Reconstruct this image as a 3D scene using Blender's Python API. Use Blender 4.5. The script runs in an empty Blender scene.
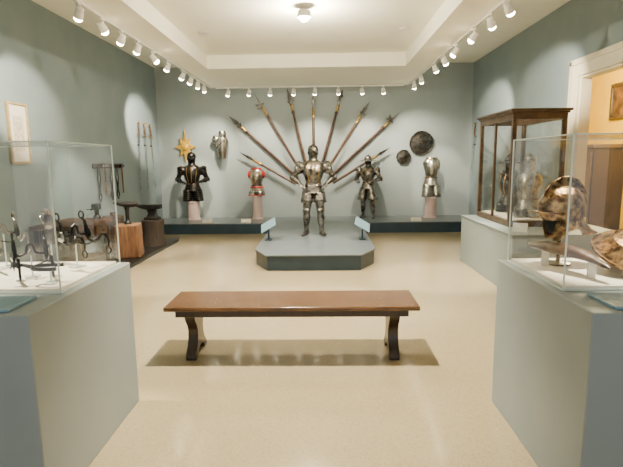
import bpy, bmesh, math, random
from mathutils import Vector, Matrix
random.seed(4)
C=bpy.context.scene.collection
PI=math.pi
def R(a): return math.radians(a)
# ------------------------------------------------------------ camera
CAM=Vector((0,0,1.55)); FP=480.0
ROT=Matrix.Rotation(R(1.4),3,'Z')@Matrix.Rotation(R(90-8.65),3,'X')@Matrix.Rotation(R(-0.7),3,'Z')
cd=bpy.data.cameras.new('camera'); cam=bpy.data.objects.new('camera',cd); C.objects.link(cam)
cam.matrix_world=Matrix.Translation(CAM)@ROT.to_4x4()
cd.sensor_width=36; cd.lens=FP/623*36; cd.clip_start=.05
bpy.context.scene.camera=cam
def at(X,Y,d):
    v=ROT@Vector(((X-311.5)/FP,-(Y-233.5)/FP,-1)); return CAM+v*(d/v.y)
# ------------------------------------------------------------ materials
def mat(name,col,rough=.5,metal=0,col2=None,scale=8,bump=0,detail=4,stretch=None,spec=None,emit=None,kind='noise',lo=.35,hi=.65,coat=0):
    m=bpy.data.materials.new(name); m.use_nodes=True; nt=m.node_tree; N=nt.nodes; L=nt.links
    b=N['Principled BSDF']; b.inputs['Base Color'].default_value=(*col,1); b.inputs['Roughness'].default_value=rough; b.inputs['Metallic'].default_value=metal
    if spec is not None: b.inputs['Specular IOR Level'].default_value=spec
    if coat: b.inputs['Coat Weight'].default_value=coat; b.inputs['Coat Roughness'].default_value=.15
    if emit: b.inputs['Emission Color'].default_value=(*emit[0],1); b.inputs['Emission Strength'].default_value=emit[1]
    if col2 or bump:
        tc=N.new('ShaderNodeTexCoord'); mp=N.new('ShaderNodeMapping'); L.new(tc.outputs['Object'],mp.inputs[0])
        if stretch: mp.inputs['Scale'].default_value=stretch
        if kind=='noise':
            t=N.new('ShaderNodeTexNoise'); t.inputs['Scale'].default_value=scale; t.inputs['Detail'].default_value=detail; out=t.outputs['Fac']
        elif kind=='wave':
            t=N.new('ShaderNodeTexWave'); t.inputs['Scale'].default_value=scale; t.inputs['Distortion'].default_value=2; out=t.outputs['Fac']
        else:
            t=N.new('ShaderNodeTexVoronoi'); t.inputs['Scale'].default_value=scale; out=t.outputs['Distance']
        L.new(mp.outputs[0],t.inputs[0])
        if col2:
            r=N.new('ShaderNodeValToRGB'); r.color_ramp.elements[0].color=(*col,1); r.color_ramp.elements[1].color=(*col2,1)
            r.color_ramp.elements[0].position=lo; r.color_ramp.elements[1].position=hi
            L.new(out,r.inputs[0]); L.new(r.outputs[0],b.inputs['Base Color'])
        if bump:
            bn=N.new('ShaderNodeBump'); bn.inputs['Strength'].default_value=bump; bn.inputs['Distance'].default_value=.01
            L.new(out,bn.inputs['Height']); L.new(bn.outputs[0],b.inputs['Normal'])
    return m
M={}
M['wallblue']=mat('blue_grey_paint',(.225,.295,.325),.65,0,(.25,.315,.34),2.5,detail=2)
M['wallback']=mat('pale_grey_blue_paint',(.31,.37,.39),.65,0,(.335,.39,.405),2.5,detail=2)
M['ceil']=mat('cream_ceiling_paint',(.94,.92,.8),.8,0,(.91,.89,.77),3)
M['plinth']=mat('grey_blue_plinth_paint',(.255,.305,.32),.5,0,(.275,.325,.335),3,detail=2)
M['platside']=mat('dark_slate_paint',(.018,.042,.066),.4,0,(.025,.052,.078),4)
M['plattop']=mat('slate_platform_top',(.12,.15,.175),.28,0,(.15,.18,.205),6,detail=6)
M['deck']=mat('cream_deck_fabric',(.9,.87,.78),.8,0,(.84,.81,.72),30)
M['steel']=mat('polished_steel',(.6,.59,.54),.28,1,(.14,.13,.115),8,.2,lo=.35,hi=.75)
M['dsteel']=mat('dark_etched_steel',(.36,.34,.31),.33,1,(.035,.032,.028),12,.3,lo=.38,hi=.68)
M['gsteel']=mat('dark_grey_shield_steel',(.13,.125,.115),.35,.95,(.04,.038,.035),14,.15)
M['black']=mat('blackened_steel',(.015,.014,.014),.28,.7,(.05,.042,.033),8,.1,lo=.5,hi=.8)
M['iron']=mat('black_iron',(.014,.014,.016),.42,.6,(.03,.027,.024),12,.2)
M['brass']=mat('gilt_brass',(.6,.4,.13),.32,1,(.4,.25,.08),12)
M['gold']=mat('gold_leaf',(.95,.6,.08),.4,.5,(.7,.38,.04),14,.2)
M['pgold']=mat('pale_gilt_wood',(.55,.42,.2),.5,.2,(.43,.31,.14),14,.1)
M['bronze']=mat('embossed_bronze',(.56,.37,.17),.32,.85,(.1,.05,.024),30,.9,lo=.36,hi=.62)
M['leather']=mat('tooled_brown_leather',(.05,.022,.011),.4,0,(.12,.055,.023),24,.5,coat=.3)
M['shaft']=mat('aged_dark_shaft',(.04,.018,.012),.5,0,(.08,.035,.02),9,0)
M['red']=mat('red_velvet',(.6,.02,.012),.8,0,(.45,.012,.008),20)
M['wood']=mat('streaky_mid_brown_wood',(.06,.026,.009),.2,0,(.17,.078,.027),6,.06,stretch=(1,12,12),coat=.6)
M['darkwood']=mat('dark_stained_wood',(.015,.007,.004),.35,0,(.03,.013,.007),6,.05,stretch=(6,6,1),coat=.2)
M['vitwood']=mat('antique_brown_frame',(.055,.032,.016),.36,.2,(.11,.066,.03),8,.1)
M['stump']=mat('brown_block_wood',(.11,.05,.022),.75,0,(.22,.105,.045),7,.5,stretch=(5,5,.6))
M['benchw']=mat('dark_workbench_wood',(.045,.023,.012),.6,0,(.085,.042,.02),7,.3,stretch=(5,1,5))
M['stumpd']=mat('dark_weathered_stump',(.018,.012,.009),.8,0,(.036,.023,.015),7,.6,stretch=(5,5,.6))
M['pink']=mat('pale_pink_pedestal',(.62,.47,.44),.6,0,(.66,.51,.48),5)
M['white']=mat('white_enamel',(.86,.85,.8),.4,0,(.82,.81,.76),9)
M['casing']=mat('cream_door_paint',(.84,.79,.62),.45,0,(.8,.75,.58),5)
M['ochre']=mat('golden_yellow_paint',(.8,.46,.012),.7,0,(.85,.51,.016),3)
M['paper']=mat('white_mat_board',(.8,.78,.7),.8,0,(.75,.73,.65),20)
M['sketch']=mat('faded_engraving',(.5,.45,.35),.8,0,(.7,.65,.54),22,detail=8)
M['painting']=mat('dark_oil_painting',(.03,.015,.01),.4,0,(.2,.09,.03),6,detail=6)
M['label']=mat('pale_blue_label_panel',(.2,.34,.44),.35,0,(.32,.46,.55),30,kind='wave',lo=.45,hi=.6,stretch=(0,1,0))
M['track']=mat('white_track_metal',(.7,.69,.64),.4,.2,(.66,.65,.6),12)
M['lamp']=mat('glowing_lamp_glass',(1,.9,.7),.4,emit=((1,.84,.55),60))
M['slit']=mat('black_cloth_and_shade',(.008,.008,.008),.9,0,(.012,.012,.012),9)  # head forms, plus painted shade for eye slits and neck openings
M['edge']=mat('polished_glass_edge',(.72,.82,.78),.15,0,(.66,.77,.73),9,spec=.8)
# terrazzo floor
m=mat('cream_tan_terrazzo',(.5,.42,.26),.2,spec=.9); M['floor']=m; nt=m.node_tree; N=nt.nodes; L=nt.links; b=N['Principled BSDF']
tc=N.new('ShaderNodeTexCoord'); v=N.new('ShaderNodeTexVoronoi'); v.inputs['Scale'].default_value=150; L.new(tc.outputs['Object'],v.inputs[0])
r=N.new('ShaderNodeValToRGB'); e=r.color_ramp.elements
e[0].position=0; e[0].color=(.36,.29,.17,1); e[1].position=1; e[1].color=(.47,.395,.25,1)
for p,c in ((.12,(.39,.32,.19,1)),(.2,(.43,.355,.22,1)),(.75,(.445,.37,.23,1)),(.9,(.49,.415,.27,1))): x=e.new(p); x.color=c
sp=N.new('ShaderNodeSeparateColor'); L.new(v.outputs['Color'],sp.inputs[0]); L.new(sp.outputs[0],r.inputs[0])
n=N.new('ShaderNodeTexNoise'); n.inputs['Scale'].default_value=.9; L.new(tc.outputs['Object'],n.inputs[0])
mx=N.new('ShaderNodeMix'); mx.data_type='RGBA'; mx.blend_type='MULTIPLY'; mx.inputs['Factor'].default_value=.15
L.new(r.outputs[0],mx.inputs[6]); L.new(n.outputs['Fac'],mx.inputs[7]); L.new(mx.outputs[2],b.inputs['Base Color'])
n2=N.new('ShaderNodeMapRange'); n2.inputs[3].default_value=.06; n2.inputs[4].default_value=.22; L.new(n.outputs['Fac'],n2.inputs[0]); L.new(n2.outputs[0],b.inputs['Roughness'])
# thin glass
m=bpy.data.materials.new('clear_thin_glass'); m.use_nodes=True; M['glass']=m; nt=m.node_tree; N=nt.nodes; L=nt.links; N.clear()
o=N.new('ShaderNodeOutputMaterial'); t=N.new('ShaderNodeBsdfTransparent'); t.inputs[0].default_value=(.97,.98,.975,1)
g=N.new('ShaderNodeBsdfGlossy'); g.inputs['Roughness'].default_value=.02; f=N.new('ShaderNodeLayerWeight'); f.inputs[0].default_value=.5
pw=N.new('ShaderNodeMath'); pw.operation='POWER'; pw.inputs[1].default_value=4; L.new(f.outputs['Facing'],pw.inputs[0])
ma=N.new('ShaderNodeMath'); ma.operation='MULTIPLY_ADD'; ma.inputs[1].default_value=.6; ma.inputs[2].default_value=.09; L.new(pw.outputs[0],ma.inputs[0])
ms=N.new('ShaderNodeMixShader'); L.new(ma.outputs[0],ms.inputs[0]); L.new(t.outputs[0],ms.inputs[1]); L.new(g.outputs[0],ms.inputs[2]); L.new(ms.outputs[0],o.inputs[0])
# ------------------------------------------------------------ geometry helpers
def B(): return bmesh.new()
def box(bm,x0,x1,y0,y1,z0,z1,mw=None):
    vs=[bm.verts.new(p) for p in ((x0,y0,z0),(x1,y0,z0),(x1,y1,z0),(x0,y1,z0),(x0,y0,z1),(x1,y0,z1),(x1,y1,z1),(x0,y1,z1))]
    if mw:
        for q in vs: q.co=mw@q.co
    for f in ((0,3,2,1),(4,5,6,7),(0,1,5,4),(1,2,6,5),(2,3,7,6),(3,0,4,7)): bm.faces.new([vs[i] for i in f])
    return bm
def pane(axis,p,a0,a1,b0,b1):   # single sheet of glass
    bm=B(); P={'x':lambda a,b:(p,a,b),'y':lambda a,b:(a,p,b),'z':lambda a,b:(a,b,p)}[axis]
    bm.faces.new([bm.verts.new(P(*q)) for q in ((a0,b0),(a1,b0),(a1,b1),(a0,b1))]); return bm
def loft(bm,rings,seg=20,cap=True,a0=0,a1=2*PI,ridge=0):
    full=abs(a1-a0-2*PI)<1e-4; rows=[]
    n=seg if full else seg+1
    for c,u,v in rings:
        c,u,v=Vector(c),Vector(u),Vector(v); row=[]
        for i in range(n):
            a=a0+(a1-a0)*i/seg; s=math.sin(a); k=1+(ridge*abs(s)**6 if s<0 else 0)
            row.append(bm.verts.new(c+u*math.cos(a)+v*s*k))
        rows.append(row)
    for p,q in zip(rows,rows[1:]):
        for i in range(seg):
            j=(i+1)%n; bm.faces.new((p[i],p[j],q[j],q[i]))
    if cap and full:
        bm.faces.new(rows[0][::-1]); bm.faces.new(rows[-1])
    return bm
def zr(bm,rs,seg=24,cx=0,cy=0,**k):   # horizontal elliptic rings (z,rx,ry[,dy])
    return loft(bm,[((cx,cy+(r[3] if len(r)>3 else 0),r[0]),(r[1],0,0),(0,r[2],0)) for r in rs],seg,**k)
def tube(bm,pts,rads,seg=10,flat=1.0,ref=None):
    pts=[Vector(p) for p in pts]
    if not isinstance(rads,(list,tuple)): rads=[rads]*len(pts)
    rings=[]; pu=None
    for i,p in enumerate(pts):
        t=(pts[min(i+1,len(pts)-1)]-pts[max(i-1,0)]).normalized()
        if pu is None:
            rf=Vector(ref) if ref else (Vector((0,0,1)) if abs(t.z)<.9 else Vector((0,1,0)))
            u=t.cross(rf).normalized()
        else: u=(pu-t*pu.dot(t)).normalized()
        pu=u; w=t.cross(u); rings.append((p,u*rads[i],w*rads[i]*flat))
    return loft(bm,rings,seg)
def seg_tube(bm,a,b,fr,seg=14,flat=1):   # fr: list of (fraction, radius)
    a,b=Vector(a),Vector(b); t=(b-a).normalized(); rf=Vector((0,0,1)) if abs(t.z)<.9 else Vector((0,1,0))
    u=t.cross(rf).normalized(); w=t.cross(u)
    return loft(bm,[(a.lerp(b,f),u*r,w*r*flat) for f,r in fr],seg)
def ell(bm,c,r,seg=18,mw=None):
    c=Vector(c); n=9; rings=[]
    for i in range(n+1):
        a=-PI/2+PI*i/n; k=max(math.cos(a),.03); rings.append(((0,0,r[2]*math.sin(a)),(r[0]*k,0,0),(0,r[1]*k,0)))
    X=(Matrix.Translation(c)@(mw if mw else Matrix.Identity(4)))
    rings=[(X@Vector(p),X.to_3x3()@Vector(u),X.to_3x3()@Vector(w)) for p,u,w in rings]
    return loft(bm,rings,seg)
def lathe(bm,prof,mw=None,seg=28):
    X=mw or Matrix.Identity(4)
    return loft(bm,[(X@Vector((0,0,z)),X.to_3x3()@Vector((max(r,.0005),0,0)),X.to_3x3()@Vector((0,max(r,.0005),0))) for r,z in prof],seg)
def prism(bm,pts,h0,h1,plane='xz',mw=None):
    def P(a,b,h): return {'xz':(a,h,b),'yz':(h,a,b),'xy':(a,b,h)}[plane]
    lo=[bm.verts.new(P(a,b,h0)) for a,b in pts]; hi=[bm.verts.new(P(a,b,h1)) for a,b in pts]
    if mw:
        for q in lo+hi: q.co=mw@q.co
    n=len(pts)
    for i in range(n): bm.faces.new((lo[i],lo[(i+1)%n],hi[(i+1)%n],hi[i]))
    bm.faces.new(lo[::-1]); bm.faces.new(hi); return bm
def obj(name,bm,m,parent=None,bevel=0,solid=0,ang=35,loc=None):
    bmesh.ops.recalc_face_normals(bm,faces=bm.faces)
    me=bpy.data.meshes.new(name); bm.to_mesh(me); bm.free(); me.materials.append(M[m] if isinstance(m,str) else m)
    me.shade_smooth(); me.set_sharp_from_angle(angle=R(ang))
    o=bpy.data.objects.new(name,me); C.objects.link(o)
    if parent: o.parent=parent
    if loc: o.location=loc
    if solid:
        s=o.modifiers.new('s','SOLIDIFY'); s.thickness=solid
    if bevel:
        s=o.modifiers.new('b','BEVEL'); s.width=bevel; s.segments=2; s.limit_method='ANGLE'
    return o
def tag(o,label,cat,group=None):
    o['label']=label; o['category']=cat
    if group: o['group']=group
    return o
def thing(name,label,cat,loc=(0,0,0),rz=0,group=None,sc=1,rx=0,ry=0):
    o=bpy.data.objects.new(name,None); C.objects.link(o); o.empty_display_size=.1
    o.location=loc; o.rotation_euler=(rx,ry,rz); o.scale=sc if isinstance(sc,tuple) else (sc,sc,sc); return tag(o,label,cat,group)
def struct(name,bm,m,bevel=0,parent=None):
    o=obj(name,bm,m,parent,bevel)
    if not parent: o['kind']='structure'
    return o
def dup(root,loc,rz,label,group=None):
    r=root.copy(); C.objects.link(r); r.location=loc; r.rotation_euler=(root.rotation_euler.x,root.rotation_euler.y,rz); r['label']=label
    if group: r['group']=group
    for ch in list(root.children):
        c=ch.copy(); C.objects.link(c); c.parent=r
        for g in ch.children:
            d=g.copy(); C.objects.link(d); d.parent=c
    return r
# ------------------------------------------------------------ setting
WL,WR,WB=-3.85,3.45,11.4; CH=3.7; WT=.14
struct('floor',box(B(),WL-.2,6.3,-1.5,12.5,-.2,0),'floor')
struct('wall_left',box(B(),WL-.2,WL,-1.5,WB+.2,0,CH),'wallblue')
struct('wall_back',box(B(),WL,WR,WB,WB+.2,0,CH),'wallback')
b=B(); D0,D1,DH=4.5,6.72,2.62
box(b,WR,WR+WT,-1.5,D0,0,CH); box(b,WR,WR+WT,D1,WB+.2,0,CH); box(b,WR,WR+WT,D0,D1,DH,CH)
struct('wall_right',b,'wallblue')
b=B(); box(b,WL-.2,WR+WT,-1.5,WB+.2,CH,CH+.15)
SX0,SX1,SE,SZ=-2.41,1.88,10.6,3.12
IX0,IX1,IE=-1.95,1.42,8.5
box(b,SX0,IX0,-1.5,SE,SZ,SZ+.3); box(b,IX1,SX1,-1.5,SE,SZ,SZ+.3); box(b,IX0,IX1,IE,SE,SZ,SZ+.3); box(b,IX0,IX1,-1.5,IE,SZ+.22,SZ+.3)
box(b,SX0+.1,SX1-.1,-1.5,SE-.1,SZ+.3,CH)
struct('ceiling',b,'ceil')
# door casing
b=B()
x0,x1=WR-.035,WR
box(b,x0,x1,D1,D1+.2,0,DH+.2); box(b,x0,x1,D0-.2,D0,0,DH+.2); box(b,x0,x1,D0,D1,DH,DH+.2)
box(b,x0-.02,x0,D1+.15,D1+.2,0,DH+.2); box(b,x0-.02,x0,D0-.2,D1+.2,DH+.15,DH+.22); box(b,x0-.02,x0,D0-.2,D0-.15,0,DH+.2)
box(b,WR,WR+WT,D1-.03,D1,0,DH); box(b,WR,WR+WT,D0,D0+.03,0,DH); box(b,WR,WR+WT,D0+.03,D1-.03,DH-.03,DH)
struct('trim_1',b,'casing')
# neighbouring room
b=B(); box(b,6.0,6.2,3,12.3,0,3.5); box(b,WR+WT,6.0,12.1,12.3,0,3.5); box(b,WR+WT,6.0,3,3.2,0,3.5); struct('wall_far_room',b,'ochre')
b=B(); box(b,WR+WT,6.2,3,12.3,3.5,3.6); struct('ceiling_far_room',b,'ceil')
struct('baseboard_left',box(B(),WL,WL+.02,-1.5,10.18,0,.12),'wallblue')
b=B(); box(b,WR-.02,WR,D1+.21,10.18,0,.12); struct('baseboard_right',b,'wallblue')
# ------------------------------------------------------------ display platforms
PH=.22
t=thing('display_platform','long low dark slate platform running along the back wall','platform',(0,0,0))
obj('platform_body',box(B(),WL+.01,WR-.01,10.22,WB-.01,0,PH-.012),'platside',t)
obj('platform_top',box(B(),WL+.01,WR-.01,10.2,WB-.01,PH-.01,PH+.01),'plattop',t,.004)
t=thing('display_platform','low dark slate platform with cut front corners projecting into the room','platform',(0,0,0))
def cp(g): return [(-.82+g,6.66+g),(.55-g,6.66+g),(.79-g,7.15),(.79-g,10.19),(-1.04+g,10.19),(-1.04+g,7.15)]
obj('platform_body',prism(B(),cp(.02),0,PH-.012,'xy'),'platside',t)
obj('platform_top',prism(B(),cp(0),PH-.01,PH+.01,'xy'),'plattop',t,.004)
PT=PH+.012
# ------------------------------------------------------------ bench
t=thing('bench','long streaky brown wooden bench in the middle of the floor','bench',(-.25,3.75,0),0)
b=B(); box(b,-.98,.98,-.24,.24,.415,.45); obj('bench_top',b,'wood',t,.01)
b=B(); box(b,-.9,.9,-.2,-.17,.36,.4135); box(b,-.9,.9,.17,.2,.36,.4135); obj('apron',b,'darkwood',t,.004)
half=[(.165,.372),(.167,.345),(.15,.31),(.105,.26),(.085,.21),(.09,.16),(.12,.1),(.165,.06),(.185,.03),(.185,0),(.12,0),(.09,.04),(.03,.065)]
pts=half+[(-y,z) for y,z in half[::-1]]
for s in (-1,1):
    obj('leg',prism(B(),pts,s*.80-.04,s*.80+.04,'yz'),'darkwood',t,.006)
    tr=B(); box(tr,s*.80-.05,s*.80+.05,-.155,.155,.373,.412); obj('leg_cleat',tr,'darkwood',t,.004)
# ------------------------------------------------------------ near display cases
def display_case(cx,label,sgn):
    t=thing('display_case',label,'display case',(cx,2.41,0))
    h=.93; w=.53
    obj('plinth',box(B(),-w,w,-w,w,0,h),'plinth',t,.006)
    obj('deck',box(B(),-w+.06,w-.06,-w+.35,w-.06,h+.001,h+.02),'deck',t,.003)
    g0,g1,y0,y1,zt=-w+.045,w-.045,-w+.335,w-.045,1.65
    for y in (y0,y1): obj('glass_panel',pane('y',y,g0,g1,h+.001,zt),'glass',t)
    for x in (g0,g1): obj('glass_panel',pane('x',x,y0,y1,h+.001,zt),'glass',t)
    obj('glass_lid',pane('z',zt+.003,g0,g1,y0,y1),'glass',t)
    b=B(); k=.003
    for x in (g0,g1):
        for y in (y0,y1): box(b,x-k,x+k,y-k,y+k,h+.002,zt+.006)
        box(b,x-k,x+k,y0,y1,zt,zt+.006); box(b,x-k,x+k,y0,y1,h+.001,h+.008)
    for y in (y0,y1): box(b,g0,g1,y-k,y+k,zt,zt+.006); box(b,g0,g1,y-k,y+k,h+.001,h+.008)
    obj('glass_edge',b,'edge',t)
    b=B(); box(b,-.42,.42,-w+.04,-w+.25,h+.001,h+.015); obj('label_panel',b,'label',t,.003)
    return t
display_case(-1.75,'grey-blue plinth with glass cover holding horse bits, near left','L')
display_case(1.61,'grey-blue plinth with glass cover holding a helmet, near right','R')
DZ=.951
# horse bits on stands
def curb_bit(loc,rz,label,sc=1,mt='dsteel',post=.12):
    t=thing('horse_bit',label,'horse bit',loc,rz,'horse bits in the left case',sc)
    z=post
    b=B(); box(b,-.035,.035,-.03,.03,0,.006); tube(b,[(0,0,.006),(0,0,z-.004)],.004,6); obj('stand',b,'edge',t)
    b=B(); tube(b,[(-.065,0,z),(-.04,0,z),(-.02,0,z+.01),(-.012,0,z+.045),(0,0,z+.055),(.012,0,z+.045),(.02,0,z+.01),(.04,0,z),(.065,0,z)],.0075,8); obj('mouthpiece',b,mt,t)
    for s in (-1,1):
        b=B(); x=s*.07
        P=[(x,.035,z+.085),(x,.012,z+.07),(x,0,z+.03),(x,0,z-.005),(x,-.02,z-.03),(x,-.06,z-.04),(x,-.1,z-.02),(x,-.125,z+.005),(x,-.155,z+.005),(x,-.175,z-.025),(x,-.17,z-.06)]
        tube(b,P,[.005,.009,.011,.012,.01,.009,.009,.008,.008,.007,.005],8)
        ring=[(x,.035+.02*math.cos(a*PI/6),z+.1+.02*math.sin(a*PI/6)) for a in range(13)]
        tube(b,ring,.0045,6)
        ring=[(x,-.17+.018*math.cos(a*PI/6),z-.076+.018*math.sin(a*PI/6)) for a in range(13)]
        tube(b,ring,.0045,6)
        sh=obj('shank',b,mt,t)
        X=Matrix.Translation((x+s*.009,0,z))@Matrix.Rotation(s*PI/2,4,'Y')
        obj('boss',lathe(B(),[(.028,0),(.025,.005),(.014,.01),(.003,.014)],X,16),'steel',sh)
    b=B(); tube(b,[(-.07,-.1,z-.02),(0,-.1,z-.04),(.07,-.1,z-.02)],.0035,6); obj('curb_chain',b,mt,t)
    return t
curb_bit((-1.44,2.72,DZ),R(62),'dark steel horse bit with long S-curved shanks, nearest the right glass',1.1,'black',post=.17)
curb_bit((-1.56,2.48,DZ),R(38),'lower horse bit with ringed shanks, front of the left case',1.05,'black',post=.115)
curb_bit((-1.86,2.72,DZ),R(50),'horse bit standing highest, far left of the left case',1.0,'dsteel',post=.2)
def spur(loc,rz,label):
    t=thing('riding_spur',label,'spur',loc,rz,'spurs in the left case',1.2)
    b=B(); box(b,-.03,.03,-.02,.02,0,.005); tube(b,[(0,0,.005),(0,0,.062)],.004,6); obj('stand',b,'edge',t)
    b=B(); pts=[(.045*math.cos(a),.07*math.sin(a)-.0,.07) for a in [PI*k/8 for k in range(9)]]; tube(b,[(.045,-.04,.07)]+pts+[(-.045,-.04,.07)],.007,8,flat=1.4)
    tube(b,[(0,.07,.07),(0,.1,.08),(0,.13,.085)],.007,8); obj('yoke',b,'black',t)
    b=B(); st=[]
    for k in range(16):
        r_=.028 if k%2==0 else .01; st.append((.14+r_*math.cos(k*PI/8),.085+r_*math.sin(k*PI/8)))
    prism(b,st,-.002,.002,'yz'); obj('rowel',b,'dsteel',t)
spur((-1.38,2.34,DZ),R(100),'small steel spur with star rowel in front right corner of left case')
def gauntlet(bm,w,hd,up=Vector((0,0,1)),sc=1.0,side=1):
    w=Vector(w); hd=Vector(hd).normalized(); u=hd.cross(up)
    u=u.normalized() if u.length>.01 else Vector((1,0,0)); n=u.cross(hd)
    f=[(-.13,.058),(-.1,.05),(-.04,.036),(-.005,.034),(.0,.038),(.03,.04)]
    loft(bm,[(w+hd*a*sc,u*r_*sc,n*r_*sc*.85) for a,r_ in f],14)
    loft(bm,[(w+hd*a*sc,u*r_*sc,n*q*sc) for a,r_,q in ((.02,.036,.026),(.05,.044,.026),(.085,.042,.022),(.1,.036,.016))],14)
    for k in range(4):
        o=u*(k-1.5)*.021*sc; ln=(.07,.082,.078,.062)[k]*sc; p0=w+hd*.085*sc+o
        tube(bm,[p0,p0+hd*ln*.5-n*.006*sc,p0+hd*ln*.85-n*.03*sc,p0+hd*ln*.8-n*.05*sc],[.011*sc,.0105*sc,.009*sc,.006*sc],8)
    p0=w+hd*.03*sc+u*side*.036*sc
    tube(bm,[p0,p0+hd*.03*sc+u*side*.02*sc-n*.01*sc,p0+hd*.06*sc+u*side*.018*sc-n*.025*sc],[.014*sc,.012*sc,.008*sc],8)
t=thing('steel_gauntlet','small steel gauntlet raised on a stand, back of left case','gauntlet',(-1.65,2.83,DZ))
b=B(); box(b,-.035,.035,-.02,.02,0,.005); tube(b,[(0,0,.005),(0,0,.12)],.005,6); obj('stand',b,'edge',t)
b=B(); gauntlet(b,(0,0,.22),(.1,-.1,1),up=Vector((0,1,0)),sc=.75); obj('gauntlet_plates',b,'dsteel',t)
# right case: helmet
t=thing('burgonet_helmet','brown-gold bronze helmet with tall comb, peak and cheek pieces on a stand','helmet',(1.33,2.70,DZ),R(-80),sc=.92)
b=B(); lathe(b,[(.07,0),(.07,.012),(.012,.02),(.009,.2),(.03,.235),(.03,.25)],seg=16); obj('stand',b,'darkwood',t)
b=B(); zr(b,[(.28,.096,.125,.01),(.31,.104,.135,.0),(.35,.108,.142,.0),(.39,.104,.138,.0),(.43,.088,.118,.005),(.46,.06,.088,.01),(.477,.028,.045,.012),(.482,.008,.01,.012)],28); obj('skull',b,'bronze',t)
b=B(); arc=[(-.125,.4),(-.115,.45),(-.08,.5),(-.02,.535),(.05,.54),(.11,.515),(.15,.46),(.165,.4),(.16,.35)]; arc2=[(.125,.35),(.125,.39),(.1,.43),(.05,.46),(0,.465),(-.05,.455),(-.095,.42)]
prism(b,arc+arc2,-.007,.007,'yz'); obj('comb',b,'bronze',t,.003)
b=B(); loft(b,[((0,-.03,.33),(.1,0,0),(0,.1,0)),((0,-.05,.32),(.106,0,0),(0,.13,-.01)),((0,-.06,.312),(.09,0,0),(0,.15,-.03))],24,a0=PI,a1=2*PI,cap=False); obj('peak',b,'bronze',t,solid=.006)
b=B(); loft(b,[((0,.04,.29),(.098,0,0),(0,.1,0)),((0,.05,.26),(.096,0,0),(0,.1,0)),((0,.055,.225),(.105,0,0),(0,.135,0)),((0,.06,.2),(.125,0,0),(0,.175,0))],20,a0=0,a1=PI,cap=False); obj('neck_guard',b,'bronze',t,solid=.004)
for s in (-1,1):
    b=B(); loft(b,[((s*.005,.0,.29),(.1,0,0),(0,.085,0)),((s*.0,-.015,.24),(.096,0,0),(0,.08,0)),((0,-.03,.19),(.075,0,0),(0,.06,0)),((0,-.045,.155),(.05,0,0),(0,.03,0))],8,a0=(0 if s>0 else PI)-.9,a1=(0 if s>0 else PI)+.9,cap=False); cp_=obj('cheek_piece',b,'bronze',t,solid=.004)
    b=B(); X=Matrix.Translation((s*.1,-.0,.25))@Matrix.Rotation(s*PI/2,4,'Y'); lathe(b,[(.03,0),(.026,.006),(.008,.012),(.003,.018)],X,14); obj('rosette',b,'brass',cp_)
b=B(); ell(b,(0,-.02,.26),(.06,.07,.075)); obj('head_form',b,'slit',t)
# scabbard
t=thing('curved_scabbard','long curved dark brown tooled scabbard lying along the glass','scabbard',(1.20,2.50,DZ))
b=B(); P=[];Rr=[]
for k in range(13):
    f=k/12; P.append((.03*math.sin(f*PI)+.17*f,.25-.48*f,.105-.035*f+.02*math.sin(f*PI))); Rr.append(.014+.04*math.sin(min(1,f*1.15+.08)*PI*.95)**.8 if f<.97 else .008)
tube(b,P,Rr,14,flat=.6,ref=(0,0,1)); obj('sheath',b,'leather',t)
for f in (.2,.8):
    i=int(f*12); q=P[i]; b=B(); box(b,q[0]-.02,q[0]+.02,q[1]-.006,q[1]+.006,0,q[2]-Rr[i]*.6+.004); obj('cradle',b,'deck',t)
b=B(); tube(b,[P[0]]+[(P[0][0]-.002,.265,.107),(P[0][0],.285,.108)],[.014,.011,.004],10); obj('locket',b,'brass',t)
# embossed shield, lying low
t=thing('embossed_shield','broad embossed bronze shield lying low on the deck of the right case','shield',(1.67,2.50,DZ))
X=Matrix.Translation((0,0,.1))@Matrix.Rotation(R(20),4,'X')
pr=[(.0005,.135),(.02,.13),(.03,.1),(.07,.093),(.075,.101),(.085,.09),(.15,.06),(.155,.068),(.165,.053),(.225,.002),(.242,.008),(.245,-.003),(.24,-.008),(.0005,.03)]
obj('shield_dish',lathe(B(),pr,X,48),'bronze',t)
for y0_,h_ in ((-.05,.07),(.09,.115)):
    b=B(); box(b,-.12,.12,y0_,y0_+.02,0,h_); obj('cradle',b,'deck',t)
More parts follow.
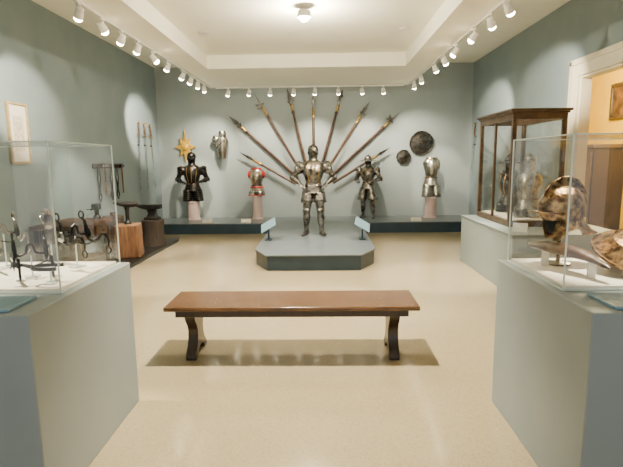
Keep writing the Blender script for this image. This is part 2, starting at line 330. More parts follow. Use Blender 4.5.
# ------------------------------------------------------------ armour
def make_armor(label,loc,rz=0,sc=1,mt='dsteel',legs=True,arms='akimbo',helm='close',tl=.22,ac='brass',name='suit_of_armor',cat='armor',group=None,lining=None,neck=True,flare=1.0):
    t=thing(name,label,cat,loc,rz,group,sc)
    zb=0 if legs else (.86-tl)
    def part(n,b,m,par=t,**k):
        bmesh.ops.translate(b,verts=b.verts,vec=(0,0,-zb)); return obj(n,b,m,par,**k)
    if legs:
        for s in (-1,1):
            hip,kn,an=(s*.1,0,.88),(s*.125,-.03,.49),(s*.145,.02,.1)
            part('cuisse',seg_tube(B(),hip,kn,[(0,.098),(.3,.1),(.6,.088),(.72,.076),(.73,.085),(.81,.074),(.82,.08),(.9,.069),(.91,.075),(1,.06)]),mt)
            b=B(); ell(b,(kn[0],kn[1]-.018,kn[2]),(.068,.074,.074)); kc=part('poleyn',b,mt)
            b=B(); X=Matrix.Translation((kn[0]+s*.055,kn[1],kn[2]))@Matrix.Rotation(s*PI/2,4,'Y'); lathe(b,[(.06,0),(.05,.01),(.02,.024),(.003,.03)],X,14); part('knee_fan',b,ac if mt=='dsteel' else mt,kc)
            part('greave',seg_tube(B(),kn,an,[(.1,.058),(.2,.067),(.4,.072),(.6,.06),(.85,.043),(1,.047)]),mt)
            b=B(); dy=[(.075,.03,.035,.04),(.05,.042,.05,.05),(.0,.045,.06,.06),(-.06,.048,.045,.045),(-.13,.05,.033,.035),(-.18,.042,.025,.026),(-.215,.015,.014,.015)]
            loft(b,[((an[0]+s*(.0-y*.3),y+.02,zc),(rx,0,0),(0,0,min(rz_,zc-.001))) for y,rx,rz_,zc in dy],14); part('sabaton',b,mt)
    b=B(); rr=[]
    for k in range(4):
        z=1.0-k*.04; r0=.15+k*.013*flare; rr+=[(z,r0,r0*.8),(z-.036,r0+.016,(r0+.016)*.8)]
    zr(b,rr,28); part('fauld',b,mt)
    for s in (-1,1):
        b=B(); rr=[]; n=max(3,int(tl/.045))
        for k in range(n):
            z=.87-k*tl/n; q=1+(flare-1)*.12*k-.012*k; ox=.1+.006*k*flare
            rr+=[((s*ox,-.02,z),(.108*q,0,0),(0,.125*q,0)),((s*ox,-.02,z-tl/n*.92),(.12*q,0,0),(0,.138*q,0))]
        loft(b,rr,16,cap=False,a0=PI*.9 if s<0 else PI*1.0,a1=PI*2.0 if s<0 else PI*2.1); ts=part('tasset',b,mt,solid=.006)
        if lining:
            b=B(); z=.87-tl; loft(b,[((s*.11,-.02,z+.015),(.122,0,0),(0,.14,0)),((s*.11,-.02,z-.0),(.13,0,0),(0,.148,0))],16,cap=False,a0=PI*.9 if s<0 else PI*1.0,a1=PI*2.0 if s<0 else PI*2.1); part('red_fringe',b,lining,ts,solid=.012)
    b=B(); zr(b,[(.99,.145,.11),(1.02,.138,.108),(1.06,.142,.125,-.01),(1.14,.168,.152,-.015),(1.24,.2,.164,-.01),(1.34,.21,.15),(1.41,.18,.122),(1.455,.11,.095)],30,ridge=.14); cu=part('cuirass',b,mt)
    b=B()
    for s in (-1,0,1):
        pp=[]
        for z,rx,ry,dy in ((1.05,.142,.125,-.01),(1.14,.168,.152,-.015),(1.24,.2,.164,-.01),(1.34,.21,.15,0),(1.40,.183,.125,0)):
            a=-PI/2+s*.55; k=1+.14*abs(math.sin(a))**6; pp.append((rx*math.cos(a)*1.01,dy+ry*math.sin(a)*k*1.01,z))
        tube(b,pp,.007,6)
    part('gilt_band',b,ac,cu)
    b=B(); zr(b,[(1.025,.143,.112),(1.03,.149,.118),(1.0,.157,.124),(.995,.15,.118)],26); part('waist_belt',b,'leather')
    if lining:
        b=B(); zr(b,[(.985,.165,.13),(.965,.19,.16),(.95,.185,.155)],24); part('red_hem',b,lining)
        b=B(); zr(b,[(1.445,.14,.12),(1.475,.135,.12),(1.48,.09,.08)],24); part('red_collar',b,lining)
        for s in (-1,1):
            b=B(); ell(b,(s*.2,-.02,1.31),(.032,.08,.11)); part('red_arm_trim',b,lining)
    if neck:
        b=B(); zr(b,[(1.43,.125,.11),(1.455,.105,.1),(1.475,.085,.088),(1.5,.078,.083),(1.53,.084,.09),(1.54,.08,.085)],24); part('gorget',b,mt)
    else:
        b=B(); zr(b,[(1.435,.13,.11),(1.462,.112,.098),(1.464,.095,.08)],24); part('neck_roll',b,ac)
        b=B(); zr(b,[(1.4645,.09,.076),(1.47,.085,.07)],20); part('neck_opening',b,'slit')  # black cap painted as the shade inside the hollow neck
    if helm=='close':
        b=B(); zr(b,[(1.53,.075,.09),(1.56,.088,.108),(1.61,.098,.12),(1.67,.1,.122),(1.72,.086,.105),(1.755,.055,.075),(1.77,.01,.02)],26); h=part('helmet',b,mt)
        b=B(); arc=[(.135*math.cos(a),1.65+.142*math.sin(a)) for a in [R(15+k*15) for k in range(11)]]; arc2=[(.1*math.cos(a),1.65+.1*math.sin(a)) for a in [R(165-k*15) for k in range(11)]]
        prism(b,arc+arc2,-.006,.006,'yz'); part('comb',b,mt,h,bevel=.003)
        b=B(); loft(b,[((0,-.03,1.61),(.103,0,0),(0,0,.075)),((0,-.09,1.605),(.088,0,0),(0,0,.064)),((0,-.13,1.6),(.055,0,0),(0,0,.042)),((0,-.165,1.597),(.012,0,0),(0,0,.012))],20); part('visor',b,mt,h)
        b=B(); box(b,-.07,.07,-.118,-.098,1.664,1.676); part('eye_slit',b,'slit',h)  # solid black strip, stands for the darkness behind the visor
    elif helm=='brim':
        b=B(); zr(b,[(1.53,.07,.085),(1.58,.08,.1),(1.63,.082,.1),(1.645,.08,.095)],22); part('head_form',b,'slit')
        b=B(); zr(b,[(1.63,.1,.122),(1.68,.1,.12),(1.73,.075,.095),(1.765,.04,.05),(1.79,.012,.015),(1.81,.004,.004)],26); h=part('helmet',b,mt)
        b=B(); zr(b,[(1.64,.1,.122),(1.622,.21,.27),(1.608,.21,.27),(1.628,.1,.12)],26); part('brim',b,mt,h)
    if arms:
        P={'akimbo':((.385,.06,1.13),(.25,-.12,1.03),(-.6,-.35,-.6)),'down':((.3,.03,1.13),(.29,-.13,.95),(-.1,-.5,-.8)),'forward':((.33,.02,1.12),(.22,-.2,1.07),(-.5,-.8,-.1))}[arms]
        for s in (-1,1):
            sh=Vector((s*.22,0,1.385)); el=Vector((s*P[0][0],P[0][1],P[0][2])); wr=Vector((s*P[1][0],P[1][1],P[1][2])); hd=Vector((s*P[2][0],P[2][1],P[2][2]))
            b=B(); st=sh-(el-sh)*.1-Vector((s*.03,0,0)); seg_tube(b,st,el,[(0,.05),(.05,.1),(.15,.124),(.28,.124),(.29,.11),(.37,.112),(.38,.098),(.46,.099),(.47,.085),(.54,.083),(.55,.07),(.6,.068)],18); pa=part('pauldron',b,mt)
            b=B(); X=Matrix.Translation(sh+Vector((s*.05,-.105,.0)))@Matrix.Rotation(PI/2+.2,4,'X'); lathe(b,[(.045,0),(.04,.012),(.015,.022),(.003,.025)],X,16); part('rondel',b,mt,pa)
            part('rerebrace',seg_tube(B(),sh.lerp(el,.45),el,[(0,.06),(.3,.058),(.7,.052),(1,.05)]),mt)
            b=B(); ell(b,el,(.064,.064,.064)); X=Matrix.Translation(el+Vector((s*.035,.02,0)))@Matrix.Rotation(s*R(80),4,'Y'); lathe(b,[(.076,0),(.064,.01),(.02,.022),(.003,.026)],X,14); part('couter',b,mt)
            part('vambrace',seg_tube(B(),el,wr,[(.1,.052),(.35,.058),(.7,.045),(.95,.038)]),mt)
            b=B(); gauntlet(b,wr,hd,sc=1,side=-s); part('gauntlet',b,mt)
    else:
        for s in (-1,1):
            b=B(); tube(b,[(s*.12,-.05,1.43),(s*.125,0,1.46),(s*.12,.05,1.43)],.012,8,flat=2); part('shoulder_strap',b,'red' if lining else 'leather')
    if not legs:
        b=B(); tube(b,[(0,.03,zb-.0),(0,.03,1.1)],.025,10); part('mount_post',b,'iron')
    return t
kx=at(314,236,8.5).x
make_armor('full suit of steel armor with hands on hips standing alone on the central platform',(kx,8.5,PT),0,(.95,.95,.9),'dsteel',True,'akimbo','close',flare=1.2)
def pedestal(x,y,z0,h,label,r=.14):
    t=thing('pedestal',label,'pedestal',(x,y,z0),0,'pale pedestals on the back platform')
    b=B(); lathe(b,[(r+.01,0),(r+.01,.02),(r-.005,.03),(r-.01,h*.5),(r-.012,h-.025)],seg=28); obj('shaft',b,'pink',t)
    b=B(); lathe(b,[(r-.01,h-.024),(r+.008,h-.02),(r+.008,h-.004),(r,h)],seg=28); obj('cap',b,'pink',t)
    return z0+h
yb=10.95
x=at(193,190,yb).x; z=pedestal(x,yb,PT,.42,'pale pink pedestal under the black half armor')
make_armor('black half armor with closed helmet and long tassets beneath the gold sunburst',(x,yb,z+.002),R(8),(1.0,1.0,.94),'black',False,'forward','close',.28,name='half_armor',flare=1.0)
x=at(257,190,yb).x; z=pedestal(x,yb,PT,.54,'pale pink pedestal under the small red-edged breastplate',.12)
make_armor('small steel breastplate edged in red on a pale pedestal, no helmet',(x,yb,z+.002),R(-10),.84,'steel',False,None,None,.12,name='breastplate',lining='red',neck=False)
x=at(368,190,yb).x
make_armor('three quarter armor wearing a brimmed helmet, right of the fanned polearms',(x,yb,PT),R(-25),(.86,.86,.80),'dsteel',True,'forward','brim',.34,name='suit_of_armor',flare=1.3)
x=at(431,190,yb).x; z=pedestal(x,yb,PT,.46,'pale pink pedestal under the bright steel cuirass below the shields')
make_armor('bright steel cuirass with long tassets below the large round shield',(x,yb,z+.002),R(5),(.92,.92,.98),'steel',False,None,None,.3,name='cuirass',neck=False)
# sunburst
p=at(184,147,11.25)
t=thing('gold_sunburst','gold sunburst ornament on the back wall just above the black armor','ornament',(p.x,WB-.03,p.z))
b=B(); st=[]
for k in range(16):
    r_=(.4 if k%4==0 else .3) if k%2==0 else .16; a=k*PI/8+PI/2; st.append((r_*.65*math.cos(a),r_*math.sin(a)))
prism(b,st,-.02,.01,'xz'); obj('rays',b,'gold',t,.006)
obj('centre_disc',lathe(B(),[(.09,0),(.08,.03),(.04,.05),(.005,.055)],Matrix.Translation((0,-.02,0))@Matrix.Rotation(PI/2,4,'X'),24),'gold',t)
obj('wall_bracket',box(B(),-.03,.03,.0105,.029,-.03,.03),'iron',t)
# wall mounted jousting reinforcement
p=at(222,144,11.25)
t=thing('jousting_breastplate','steel jousting plate with curved shoulder wing hung high on back wall','armor',(p.x,WB-.13,p.z))
b=B(); zr(b,[(-.34,.08,.05),(-.28,.1,.07),(-.12,.13,.1),(.04,.15,.11),(.14,.12,.09)],24,ridge=.15); obj('plate',b,'steel',t)
b=B(); zr(b,[(.141,.075,.07),(.19,.085,.08),(.25,.09,.085),(.29,.07,.07),(.3,.05,.05)],24,cx=.01); obj('face_guard',b,'steel',t)
b=B(); ell(b,(-.15,0,.1),(.09,.06,.1)); obj('shoulder_wing',b,'steel',t)
b=B(); tube(b,[(-.13,-.05,-.1),(-.02,-.13,.0),(.1,-.09,.12)],.012,8); obj('leather_strap',b,'leather',t)
b=B(); box(b,-.02,.02,.04,.128,-.05,.05); obj('wall_bracket',b,'iron',t)
def rshield(X_,Y_,r,label,mt):
    p=at(X_,Y_,11.3); t=thing('round_shield',label,'shield',(p.x,WB-.035,p.z),0,'round shields on the back wall')
    X=Matrix.Rotation(PI/2,4,'X'); pr=[(.001,.13),(.08,.12),(.16,.115),(.3,.105),(.5,.085),(.7,.055),(.9,.02),(.96,.03),(1,.02),(1,0),(.001,-.01)]
    obj('shield_dish',lathe(B(),[(a*r,h*r*1.6) for a,h in pr],X,40),mt,t)
    b=B(); lathe(b,[(.05*r+.01,0),(.02,.03),(.004,.07)],Matrix.Translation((0,-.12*r*1.6,0))@X,14); obj('spike_boss',b,'brass',t)
    b=B(); box(b,-.02,.02,.005,.034,-.03,.03); obj('wall_bracket',b,'iron',t)
rshield(422,143,.28,'large dark grey steel round shield on the back wall','gsteel')
rshield(404,157,.17,'small dark grey steel round shield left of the large shield','gsteel')
# polearms
def polearm(tip,end,kind,i,label):
    y=WB-.05 if i%2 else WB-.115
    a=at(end[0],end[1],y); q=at(tip[0],tip[1],y); d=q-a; Ln=d.length; ang=math.atan2(d.x,d.z)
    t=thing('polearm',label,'polearm',a,0,'polearms fanned on the back wall'); t.rotation_euler=(0,ang,0)
    hl=.4; b=B(); tube(b,[(0,0,0),(0,0,Ln*.5),(0,0,Ln-hl)],[.032,.03,.023],10); obj('shaft',b,'shaft' if i%3 else 'leather',t)
    zz=Ln-hl
    b=B(); lathe(b,[(.025,zz-.12),(.03,zz-.1),(.03,zz),(.034,zz+.01),(.018,zz+.04)],seg=12); obj('socket',b,'brass',t)
    b=B()
    if kind=='spear': o_=[(-.012,.03),(-.035,.12),(-.03,.2),(0,.42),(.03,.2),(.035,.12),(.012,.03)]
    elif kind=='partisan': o_=[(-.012,.03),(-.03,.05),(-.085,.11),(-.04,.1),(-.042,.2),(0,.42),(.042,.2),(.04,.1),(.085,.11),(.03,.05),(.012,.03)]
    elif kind=='halberd': o_=[(-.012,.02),(-.03,.06),(-.11,.03),(-.085,.1),(-.12,.18),(-.025,.15),(-.012,.2),(0,.42),(.012,.2),(.02,.13),(.09,.09),(.02,.07),(.012,.02)]
    else: o_=[(-.015,.02),(-.045,.1),(-.05,.25),(0,.42),(.02,.3),(.05,.26),(.018,.2),(.015,.02)]
    prism(b,[(x*1.0,zz+z*.95) for x,z in o_],-.006,.006,'xz'); obj('blade',b,'gsteel',t,.002)
    b=B(); zr(b,[(zz-.18,.038,.038),(zz-.14,.036,.036),(zz-.121,.026,.026)],12); obj('tassel',b,'shaft' if i%2 else 'brass',t)
    b=B(); dd=WB-y; box(b,-.012,.012,.031,dd-.001,Ln*.5-.012,Ln*.5+.012); obj('wall_bracket',b,'iron',t)
PA=[((239,152),(296,184),'spear','lowest left polearm of the fan, a short spear'),
((229,116),(298,178),'partisan','polearm with winged blade, second from lower left in the fan'),
((254,93),(301,172),'halberd','halberd, third from lower left in the fan'),
((287,88),(307,168),'partisan','polearm with winged blade just left of the upright one in the fan'),
((313,91),(314,166),'spear','upright polearm at the centre of the fan'),
((343,89),(321,168),'glaive','glaive just right of the upright polearm in the fan'),
((370,101),(326,172),'partisan','polearm with winged blade, third from lower right in the fan'),
((401,111),(330,177),'halberd','long slanting halberd reaching furthest right in the fan'),
((391,147),(333,183),'spear','lowest right polearm of the fan, a short spear')]
for i,(a,b_,k,l) in enumerate(PA): polearm(a,b_,k,i,l)
# swords on walls
def sword(loc,rot,L_,label,group=None,mt='steel'):
    t=thing('sword',label,'sword',loc,0,group); t.rotation_euler=rot
    b=B(); tube(b,[(0,0,-L_),(0,0,-L_*.95),(0,0,0)],[.002,.014,.022],8,flat=.3,ref=(1,0,0)); obj('blade',b,mt,t)
    b=B(); tube(b,[(0,-.12,.0),(0,-.06,.015),(0,.06,.015),(0,.12,0)],.011,8); obj('guard',b,'brass',t)
    b=B(); lathe(b,[(.01,.235),(.03,.25),(.03,.265),(.01,.29)],seg=10); obj('pommel',b,'brass',t)
    b=B(); tube(b,[(0,0,.015),(0,0,.13),(0,0,.24)],[.016,.019,.014],8); obj('grip',b,'leather',t)
    b=B(); box(b,-.044,-.008,-.01,.01,-.2,-.18); obj('wall_bracket',b,'iron',t)
for y,a,l in ((10.1,-6,'nearest of three long swords on the left wall'),(10.45,0,'middle of three long swords on the left wall'),(10.8,6,'farthest of three long swords on the left wall')):
    sword((WL+.045,y,2.1),(R(a),0,0),1.25,l,'long swords on the left wall')
sword((WR-.045,10.45,2.05),(R(-8),0,PI),.95,'nearer of two swords on the right wall beside the corner','swords on the right wall')
sword((WR-.045,11.05,2.05),(R(-8),0,PI),.95,'farther of two swords on the right wall beside the corner','swords on the right wall')
# framed print on left wall
t=thing('framed_print','pale print with cream mat in thin gold frame on left wall','picture',(WL+.02,6.1,1.93))
b=B(); w,h,fw=.2,.38,.03
for a in ((-w,w,-h,-h+fw),(-w,w,h-fw,h),(-w,-w+fw,-h+fw,h-fw),(w-fw,w,-h+fw,h-fw)): box(b,-.018,.018,a[0],a[1],a[2],a[3])
obj('frame',b,'pgold',t,.004)
b=B(); box(b,-.015,.0,-w+fw,w-fw,-h+fw,h-fw); obj('mat_board',b,'paper',t)
b=B(); box(b,.001,.004,-.1,.1,-.22,.22); obj('print',b,'sketch',t)
# ------------------------------------------------------------ armourer's workshop display
t=thing('workshop_base','low black base under the anvils along the left wall','platform',(0,0,0))
obj('base_body',box(B(),-3.82,-2.86,5.9,9.3,0,.05),'platside',t); obj('base_top',box(B(),-3.82,-2.84,5.88,9.32,.051,.065),'iron',t,.004)
BZ=.066
def stump(x,y,h,r,m,label,square=False,rz=0):
    t=thing('wooden_block' if square else 'wooden_stump',label,'anvil block',(x,y,BZ),rz,'anvil blocks on the black base')
    b=B()
    if square:
        loft(b,[((0,0,z),(r*k*1.2,0,0),(0,r*k*1.2,0)) for z,k in ((0,1.04),(h*.3,1.0),(h*.7,.98),(h,.97))],4,a0=PI/4,a1=PI/4+2*PI)
        obj('block',b,m,t,.018)
    else:
        loft(b,[((0,0,z),(r*k,0,0),(0,r*k,0)) for z,k in ((0,1.1),(h*.15,1.0),(h*.5,.94),(h*.9,.98),(h-.01,1),(h,.97))],22)
        for v_ in b.verts: v_.co.x*=1+random.uniform(-.04,.04); v_.co.y*=1+random.uniform(-.04,.04)
        obj('trunk',b,m,t,ang=60)
    return BZ+h
z=stump(-3.10,7.5,.52,.22,'stump','squared light brown wooden block under the tall stake anvil',True,R(12))
t=thing('stake_anvil','tall black T-shaped stake anvil on the squared brown block','anvil',(-3.10,7.5,z+.001),R(15))
b=B(); zr(b,[(0,.06,.06),(.03,.055,.055),(.06,.03,.03),(.22,.03,.03),(.27,.045,.045)],14); obj('stem',b,'iron',t)
b=B(); tube(b,[(-.2,0,.34),(-.12,0,.325),(0,0,.31),(.08,0,.31),(.17,0,.32)],[.014,.03,.045,.045,.038],12); obj('beak',b,'iron',t)
z=stump(-3.08,8.55,.46,.2,'stumpd','dark wooden stump under the horned anvil')
t=thing('horned_anvil','broad black horned anvil on the dark stump','anvil',(-3.08,8.55,z+.001),R(-5))
b=B(); rs=[(0,.15,.1),(.04,.15,.1),(.06,.1,.07),(.12,.07,.055),(.18,.09,.065),(.2,.14,.08)]
loft(b,[((0,0,q),(a*1.2,0,0),(0,c*1.2,0)) for q,a,c in rs],4,a0=PI/4,a1=PI/4+2*PI); obj('body',b,'iron',t,.005)
b=B(); box(b,-.13,.17,-.07,.07,.2,.275); obj('face',b,'iron',t,.006)
b=B(); tube(b,[(-.13,0,.232),(-.22,0,.242),(-.33,0,.26)],[.05,.036,.006],14); obj('horn',b,'iron',t)
z=stump(-3.55,8.0,.6,.17,'stumpd','slim dark stump against the left wall behind the others')
t=thing('forging_hammer','long handled forging hammer lying on the slim stump','hammer',(-3.55,8.0,z+.001),R(30))
b=B(); box(b,-.05,.05,-.03,.03,0,.06); obj('hammer_head',b,'iron',t,.006)
b=B(); tube(b,[(0,-.28,.03),(0,.05,.03)],.012,8); obj('handle',b,'stump',t)
# workbench
t=thing('workbench','brown wooden workbench with drawers against the left wall','workbench',(-3.47,6.55,BZ))
obj('worktop',box(B(),-.33,.33,-.5,.5,.62,.68),'benchw',t,.006)
for sx in (-1,1):
    for sy in (-1,1): obj('leg',box(B(),sx*.27-.035,sx*.27+.035,sy*.42-.035,sy*.42+.035,0,.619),'darkwood',t,.005)
for q in (-.2,.2):
    d=obj('drawer',box(B(),.25,.3,q-.17,q+.17,.46,.61),'benchw',t,.004); obj('knob',ell(B(),(.32,q,.535),(.018,.018,.018),10),'iron',d)
obj('lower_shelf',box(B(),-.24,.24,-.38,.38,.14,.17),'benchw',t)
t=thing('bench_vise','black iron vise standing on the workbench','vise',(-3.3,6.9,BZ+.681))
b=B(); zr(b,[(0,.06,.06),(.03,.05,.05),(.06,.03,.03),(.14,.035,.03)],12); box(b,-.05,.05,-.055,-.015,.13,.22); box(b,-.05,.05,.015,.055,.13,.22); obj('jaws',b,'iron',t,.004)
b=B(); tube(b,[(.0,-.02,.15),(.0,-.16,.15)],.014,10); tube(b,[(-.08,-.15,.15),(.08,-.15,.15)],.006,8); obj('screw',b,'iron',t)
# tool rack
t=thing('tool_rack','dark wooden rail on the left wall for forging tools','tool rack',(WL+.001,8.6,1.5))
obj('rail',box(B(),0,.03,-.6,.6,-.04,.04),'darkwood',t,.004)
for k in range(5):
    b=B(); tube(b,[(.03,-.48+k*.24,0),(.075,-.48+k*.24,.01)],.007,8); obj('peg',b,'iron',t)
for k,(nm,lb) in enumerate((('tongs','long iron tongs hanging nearest on the wall tool rack'),('hammer','iron hammer hanging second on the wall tool rack'),('shears','big iron shears hanging in the middle of the rack'),('tongs','long iron tongs hanging second from the far end of the rack'),('hammer','iron hammer hanging at the far end of the rack'))):
    t=thing(nm,lb,nm,(WL+.055,8.12+k*.24,1.485),0,'forging tools on the wall rack')
    if nm=='hammer':
        b=B(); tube(b,[(0,0,-.02),(0,0,-.5)],.014,8); obj('handle',b,'stump',t)
        b=B(); box(b,-.018,.02,-.07,.07,-.02,.035); obj('hammer_head',b,'iron',t,.005)
    else:
        for s in (-1,1):
            b=B(); tube(b,[(0,s*.02,0),(0,s*.05,-.2),(0,s*.0,-.42),(0,-s*.05,-.5),(0,-s*.01,-.6)],[.009,.011,.014,.012 if nm=='tongs' else .024,.006],8); obj('arm',b,'iron',t)
        obj('rivet',ell(B(),(0,0,-.42),(.02,.02,.02),10),'iron',t)
# ------------------------------------------------------------ large vitrine on the right
t=thing('vitrine_plinth','grey-blue plinth under the tall wood framed cabinet, right wall','plinth',(0,0,0))
obj('plinth_body',box(B(),2.12,3.4,5.35,7.35,0,.68),'plinth',t,.006); obj('plinth_top',box(B(),2.11,3.4,5.34,7.36,.681,.70),'plinth',t,.004)
vx0,vx1,vy0,vy1,vz0,vz1=2.3,2.95,5.97,7.2,.702,2.12
t=thing('glass_cabinet','tall antique brown framed glass cabinet standing by the right wall','cabinet',(0,0,0))
obj('base_board',box(B(),vx0,vx1,vy0,vy1,vz0,vz0+.07),'vitwood',t,.008)
obj('deck',box(B(),vx0+.055,vx1-.055,vy0+.055,vy1-.055,vz0+.071,vz0+.085),'deck',t)
for x in (vx0,vx1-.05):
    for y in (vy0,vy1-.05): obj('corner_post',box(B(),x,x+.05,y,y+.05,vz0+.07,vz1-.11),'vitwood',t,.005)
ym=(vy0+vy1)/2
b=B(); box(b,vx0,vx0+.03,ym-.017,ym+.017,vz0+.07,vz1-.11); obj('mullion',b,'vitwood',t,.003)
b=B()
for a in ((vx0,vx1,vy0,vy0+.05),(vx0,vx1,vy1-.05,vy1),(vx0,vx0+.05,vy0+.05,vy1-.05),(vx1-.05,vx1,vy0+.05,vy1-.05)): box(b,*a,vz1-.11,vz1-.04)
for k,za,zc in ((.02,vz1-.04,vz1-.015),(.04,vz1-.015,vz1+.015)):
    for a in ((vx0-k,vx1+k,vy0-k,vy0+.05),(vx0-k,vx1+k,vy1-.05,vy1+k),(vx0-k,vx0+.05,vy0+.05,vy1-.05),(vx1-.05,vx1+k,vy0+.05,vy1-.05)): box(b,*a,za,zc)
obj('cornice',b,'vitwood',t,.004)
obj('glass_roof',pane('z',vz1-.028,vx0+.05,vx1-.05,vy0+.05,vy1-.05),'glass',t)
for a in ((vx0+.018,vy0+.05,ym-.018),(vx0+.018,ym+.018,vy1-.05),(vx1-.018,vy0+.05,vy1-.05)): obj('glass_pane',pane('x',*a,vz0+.071,vz1-.111),'glass',t)
for y in (vy0+.018,vy1-.018): obj('glass_pane',pane('y',y,vx0+.05,vx1-.05,vz0+.071,vz1-.111),'glass',t)
vd=vz0+.087
make_armor('dark steel cuirass in the near end of the tall glass cabinet',(2.66,6.28,vd),R(-35),.76,'dsteel',False,None,'close',.16,name='cuirass')
make_armor('dark cuirass with brimmed helmet in the far end of the tall glass cabinet',(2.64,6.88,vd),R(-50),.76,'black',False,None,'brim',.16,name='cuirass')
t=thing('label_card','small white label card at the near edge of the right wall plinth','label card',(2.3,5.6,.702),R(-30),rx=0)
b=B(); prism(b,[(-.05,0),(.05,0),(.0,.1)],-.08,.08,'yz'); obj('card_wedge',b,'paper',t)
# ------------------------------------------------------------ reading rails
def rail(x,y,label,s):
    t=thing('reading_rail',label,'label stand',(x,y,PT),0,'label stands on the central platform')
    obj('foot',box(B(),-.05,.05,-.1,.1,0,.012),'platside',t)
    for q in (-.06,.06): obj('leg',tube(B(),[(0,q,.012),(0,q,.23)],.009,8),'platside',t)
    X=Matrix.Translation((0,0,.25))@Matrix.Rotation(s*R(30),4,'Y')@Matrix.Rotation(R(14),4,'X')
    obj('sign_panel',box(B(),-.14,.14,-.2,.2,-.008,.008,X),'label',t,.003)
rail(-.92,8.0,'tilted pale blue label stand on left edge of central platform',-1)
rail(.66,8.0,'tilted pale blue label stand on right edge of central platform',1)
for X_,Y_,l in ((207,216,'small white label card on back platform beside the black armor'),(246,216,'small white label card on back platform left of the red-edged breastplate'),(416,216,'small white label card on back platform left of the bright cuirass')):
    p=at(X_,Y_,10.4); t=thing('label_card',l,'label card',(p.x,10.4,PT),0,'label cards on the back platform')
    b=B(); prism(b,[(-.05,0),(.05,0),(.03,.07)],-.11,.11,'yz'); obj('card_wedge',b,'paper',t)
# ------------------------------------------------------------ next room
t=thing('framed_painting','dark painting in a brown frame seen through the doorway','painting',(5.97,9.85,2.66))
b=B(); w,h=.5,.36
for a in ((-w,w,-h,-h+.07),(-w,w,h-.07,h),(-w,-w+.07,-h+.07,h-.07),(w-.07,w,-h+.07,h-.07)): box(b,-.03,.028,*a)
obj('frame',b,'vitwood',t,.015); obj('canvas',box(B(),0,.02,-w+.07,w-.07,-h+.07,h-.07),'painting',t)
t=thing('wooden_cabinet','dark wooden cabinet in the golden room beyond the doorway','cabinet',(5.65,10.4,0))
obj('cabinet_body',box(B(),-.28,.34,-.65,.65,.08,1.72),'darkwood',t,.008); obj('cornice',box(B(),-.32,.34,-.7,.7,1.721,1.8),'vitwood',t,.012); obj('foot_board',box(B(),-.26,.34,-.62,.62,0,.079),'darkwood',t)
for s in (-1,1):
    d=obj('door',box(B(),-.305,-.281,s*.32-.29,s*.32+.29,.15,1.65),'vitwood',t,.006); obj('knob',ell(B(),(-.32,s*.06,.9),(.015,.02,.02),10),'brass',d)
# ------------------------------------------------------------ track lighting
def trk(x0,x1,y0,y1,l):
    return tag(obj('lighting_track',box(B(),x0,x1,y0,y1,SZ-.032,SZ-.001),'track',None,.003),l,'lighting track')
TL,TR,TB=SX0+.05,SX1-.05,SE-.06
trk(TL-.018,TL+.018,1.5,10.45,'white lighting track along the left edge of the lowered ceiling')
trk(TR-.018,TR+.018,1.5,10.45,'white lighting track along the right edge of the lowered ceiling')
trk(TL+.1,TR-.1,TB-.018,TB+.018,'white lighting track along the far edge of the lowered ceiling')
t=thing('track_spotlight','x','spotlight',(TL,3.2,SZ-.033),0,'spotlights on the ceiling tracks',.8)
b=B(); box(b,-.02,.02,-.04,.04,-.025,0); tube(b,[(0,0,-.025),(0,0,-.07)],.008,8); obj('stem',b,'white',t)
a=Vector((0,math.sin(R(40)),-math.cos(R(40)))); c=Vector((0,0,-.115))
b=B(); seg_tube(b,c-a*.075,c+a*.055,[(0,.03),(.05,.045),(.5,.05),(.6,.056),(1,.058)],20); hs=obj('housing',b,'white',t)
b=B(); seg_tube(b,c+a*.0555,c+a*.105,[(0,.05),(.4,.05),(.8,.036),(1,.012)],20); obj('bulb',b,'lamp',hs)
first=[t]
GE=6.2; WARM=(1,.86,.63)
def spot(loc,target,energy,ang,blend=.6,col=WARM,size=.05):
    l=bpy.data.lights.new('spot_lamp','SPOT'); l.energy=energy*GE; l.spot_size=R(ang); l.spot_blend=blend; l.color=col; l.shadow_soft_size=size
    o=bpy.data.objects.new('spot_lamp',l); C.objects.link(o); o.location=loc
    o.rotation_euler=(Vector(target)-Vector(loc)).to_track_quat('-Z','Y').to_euler()
def head(x,y,target,label,energy=0,ang=40,**k):
    d=Vector(target)-Vector((x,y,SZ)); rz=math.atan2(-d.x,d.y)
    if first: r_=first.pop(); r_.location=(x,y,SZ-.033); r_.rotation_euler=(0,0,rz); r_['label']=label
    else: dup(HEAD,(x,y,SZ-.033),rz,label)
    if energy:
        o=Matrix.Rotation(rz,3,'Z')@(c*.8+a*.13); spot(Vector((x,y,SZ-.033))+o,target,energy,ang,size=.03,**k)
HEAD=t
ord_=['first','second','third','fourth','fifth','sixth','seventh','eighth','ninth','tenth','eleventh']
lt=[(3.0,(-1.7,2.6,.95),110,28),(4.9,(-3.85,6.2,2.3),95,38),(5.4,(-2.1,6.3,0),90,40),(5.9,(-3.8,6.9,1),0,40),(6.4,(-3.6,7.4,.9),80,42),(7.0,(-.3,8.2,1),65,24),(7.6,(-3.1,8.3,.6),60,46),(8.4,(-3.85,9.6,1.9),0,50),(8.9,(-3.85,10.2,2.3),110,42),(9.4,(-2.9,10.9,1.3),65,34),(9.9,(-2.6,11,1.2),0,50)]
for i,(y,tg,e_,an) in enumerate(lt): head(TL,y,tg,'white spotlight, %s from the camera on the left ceiling track'%ord_[i],e_,an)
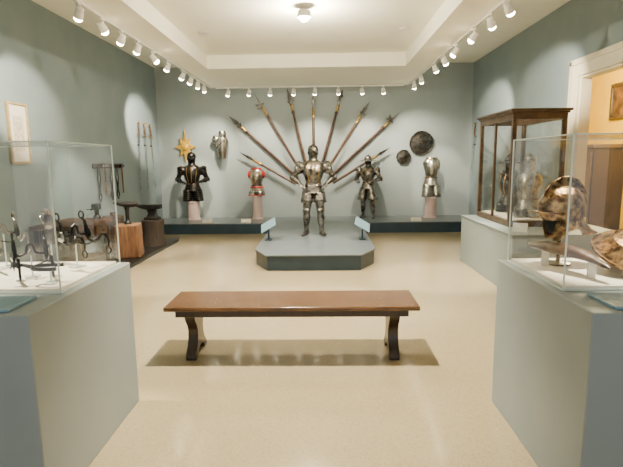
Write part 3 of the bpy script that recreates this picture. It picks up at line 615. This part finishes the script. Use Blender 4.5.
rt=[(3.0,(1.6,2.6,1),105,30),(5.0,(3.45,6.3,1.2),0,50),(5.5,(3.45,7.4,2.4),100,40),(6.1,(1.6,6.3,0),90,40),(6.9,(-.2,8.5,1.2),90,22),(7.5,(3.45,9,2),0,50),(8.1,(3.45,9.8,2.3),100,42),(9.2,(2.6,11,1.4),65,32),(9.9,(2.2,11,1.4),0,50)]
for i,(y,tg,e_,an) in enumerate(rt): head(TR,y,tg,'white spotlight, %s from the camera on the right ceiling track'%ord_[i],e_,an)
for i,x in enumerate((-2.0,-1.55,-1.1,-.6,-.15,.35,.85,1.3)):
    head(x,TB,(x*1.25,WB,1.3),'white spotlight, %s from the left on the far ceiling track'%ord_[i],0)
for x,tx in ((-2.0,-2.9),(-1.1,-1.5),(-.15,-.2),(.85,1.1),(1.3,2.5)):
    spot((x,TB-.18,SZ-.2),(tx,WB,1.5),54,70,.9)
def down(x,y,label,e_,an=110):
    z=SZ+.22
    t=thing('recessed_downlight',label,'ceiling light',(x,y,z),0,'recessed downlights')
    obj('trim_ring',lathe(B(),[(.05,-.001),(.075,-.001),(.078,-.008),(.05,-.01)],seg=24),'white',t)
    obj('bulb',lathe(B(),[(.045,-.001),(.04,-.006),(.01,-.008)],seg=20),'lamp',t)
    if e_: spot((x,y,z-.03),(x,y,0),e_,an,.6,size=.05)
down(-1.65,7.05,'recessed downlight in the tray ceiling, far left',120,86)
down(1.15,7.05,'recessed downlight in the tray ceiling, far right',120,86)
down(-.25,3.8,'added downlight out of view in the tray ceiling above the bench',210,82)  # added lamp just above the view, deepens the shadow under the bench
down(-.25,1.6,'recessed downlight in the tray ceiling nearest the camera',0)
t=thing('ceiling_spotlight','white round ceiling fitting with glowing lamp in the centre of the tray','ceiling light',(-.2,5.95,SZ+.22))
obj('canopy',lathe(B(),[(.1,-.001),(.1,-.012),(.03,-.02),(.02,-.05)],seg=24),'white',t)
obj('drum',lathe(B(),[(.06,-.05),(.075,-.06),(.08,-.13),(.06,-.135)],seg=24),'white',t)
obj('bulb',lathe(B(),[(.055,-.136),(.05,-.155),(.03,-.17),(.002,-.175)],seg=20),'lamp',t)
spot((-.2,5.95,SZ+.02),(-.2,5.95,0),60,90,.5)
def point(loc,e_,col=(1,.87,.64),size=.05):
    l=bpy.data.lights.new('point_lamp','POINT'); l.energy=e_; l.color=col; l.shadow_soft_size=size
    o=bpy.data.objects.new('point_lamp',l); C.objects.link(o); o.location=loc
point((-.2,5.95,SZ-.03),190)  # extra light added below the fitting to wash the tray ceiling
point((4.9,8.6,2.9),520,(1,.86,.5),.2)
# ------------------------------------------------------------ world
w=bpy.data.worlds.new('world'); bpy.context.scene.world=w; w.use_nodes=True
w.node_tree.nodes['Background'].inputs[0].default_value=(1,.97,.9,1); w.node_tree.nodes['Background'].inputs[1].default_value=1.15
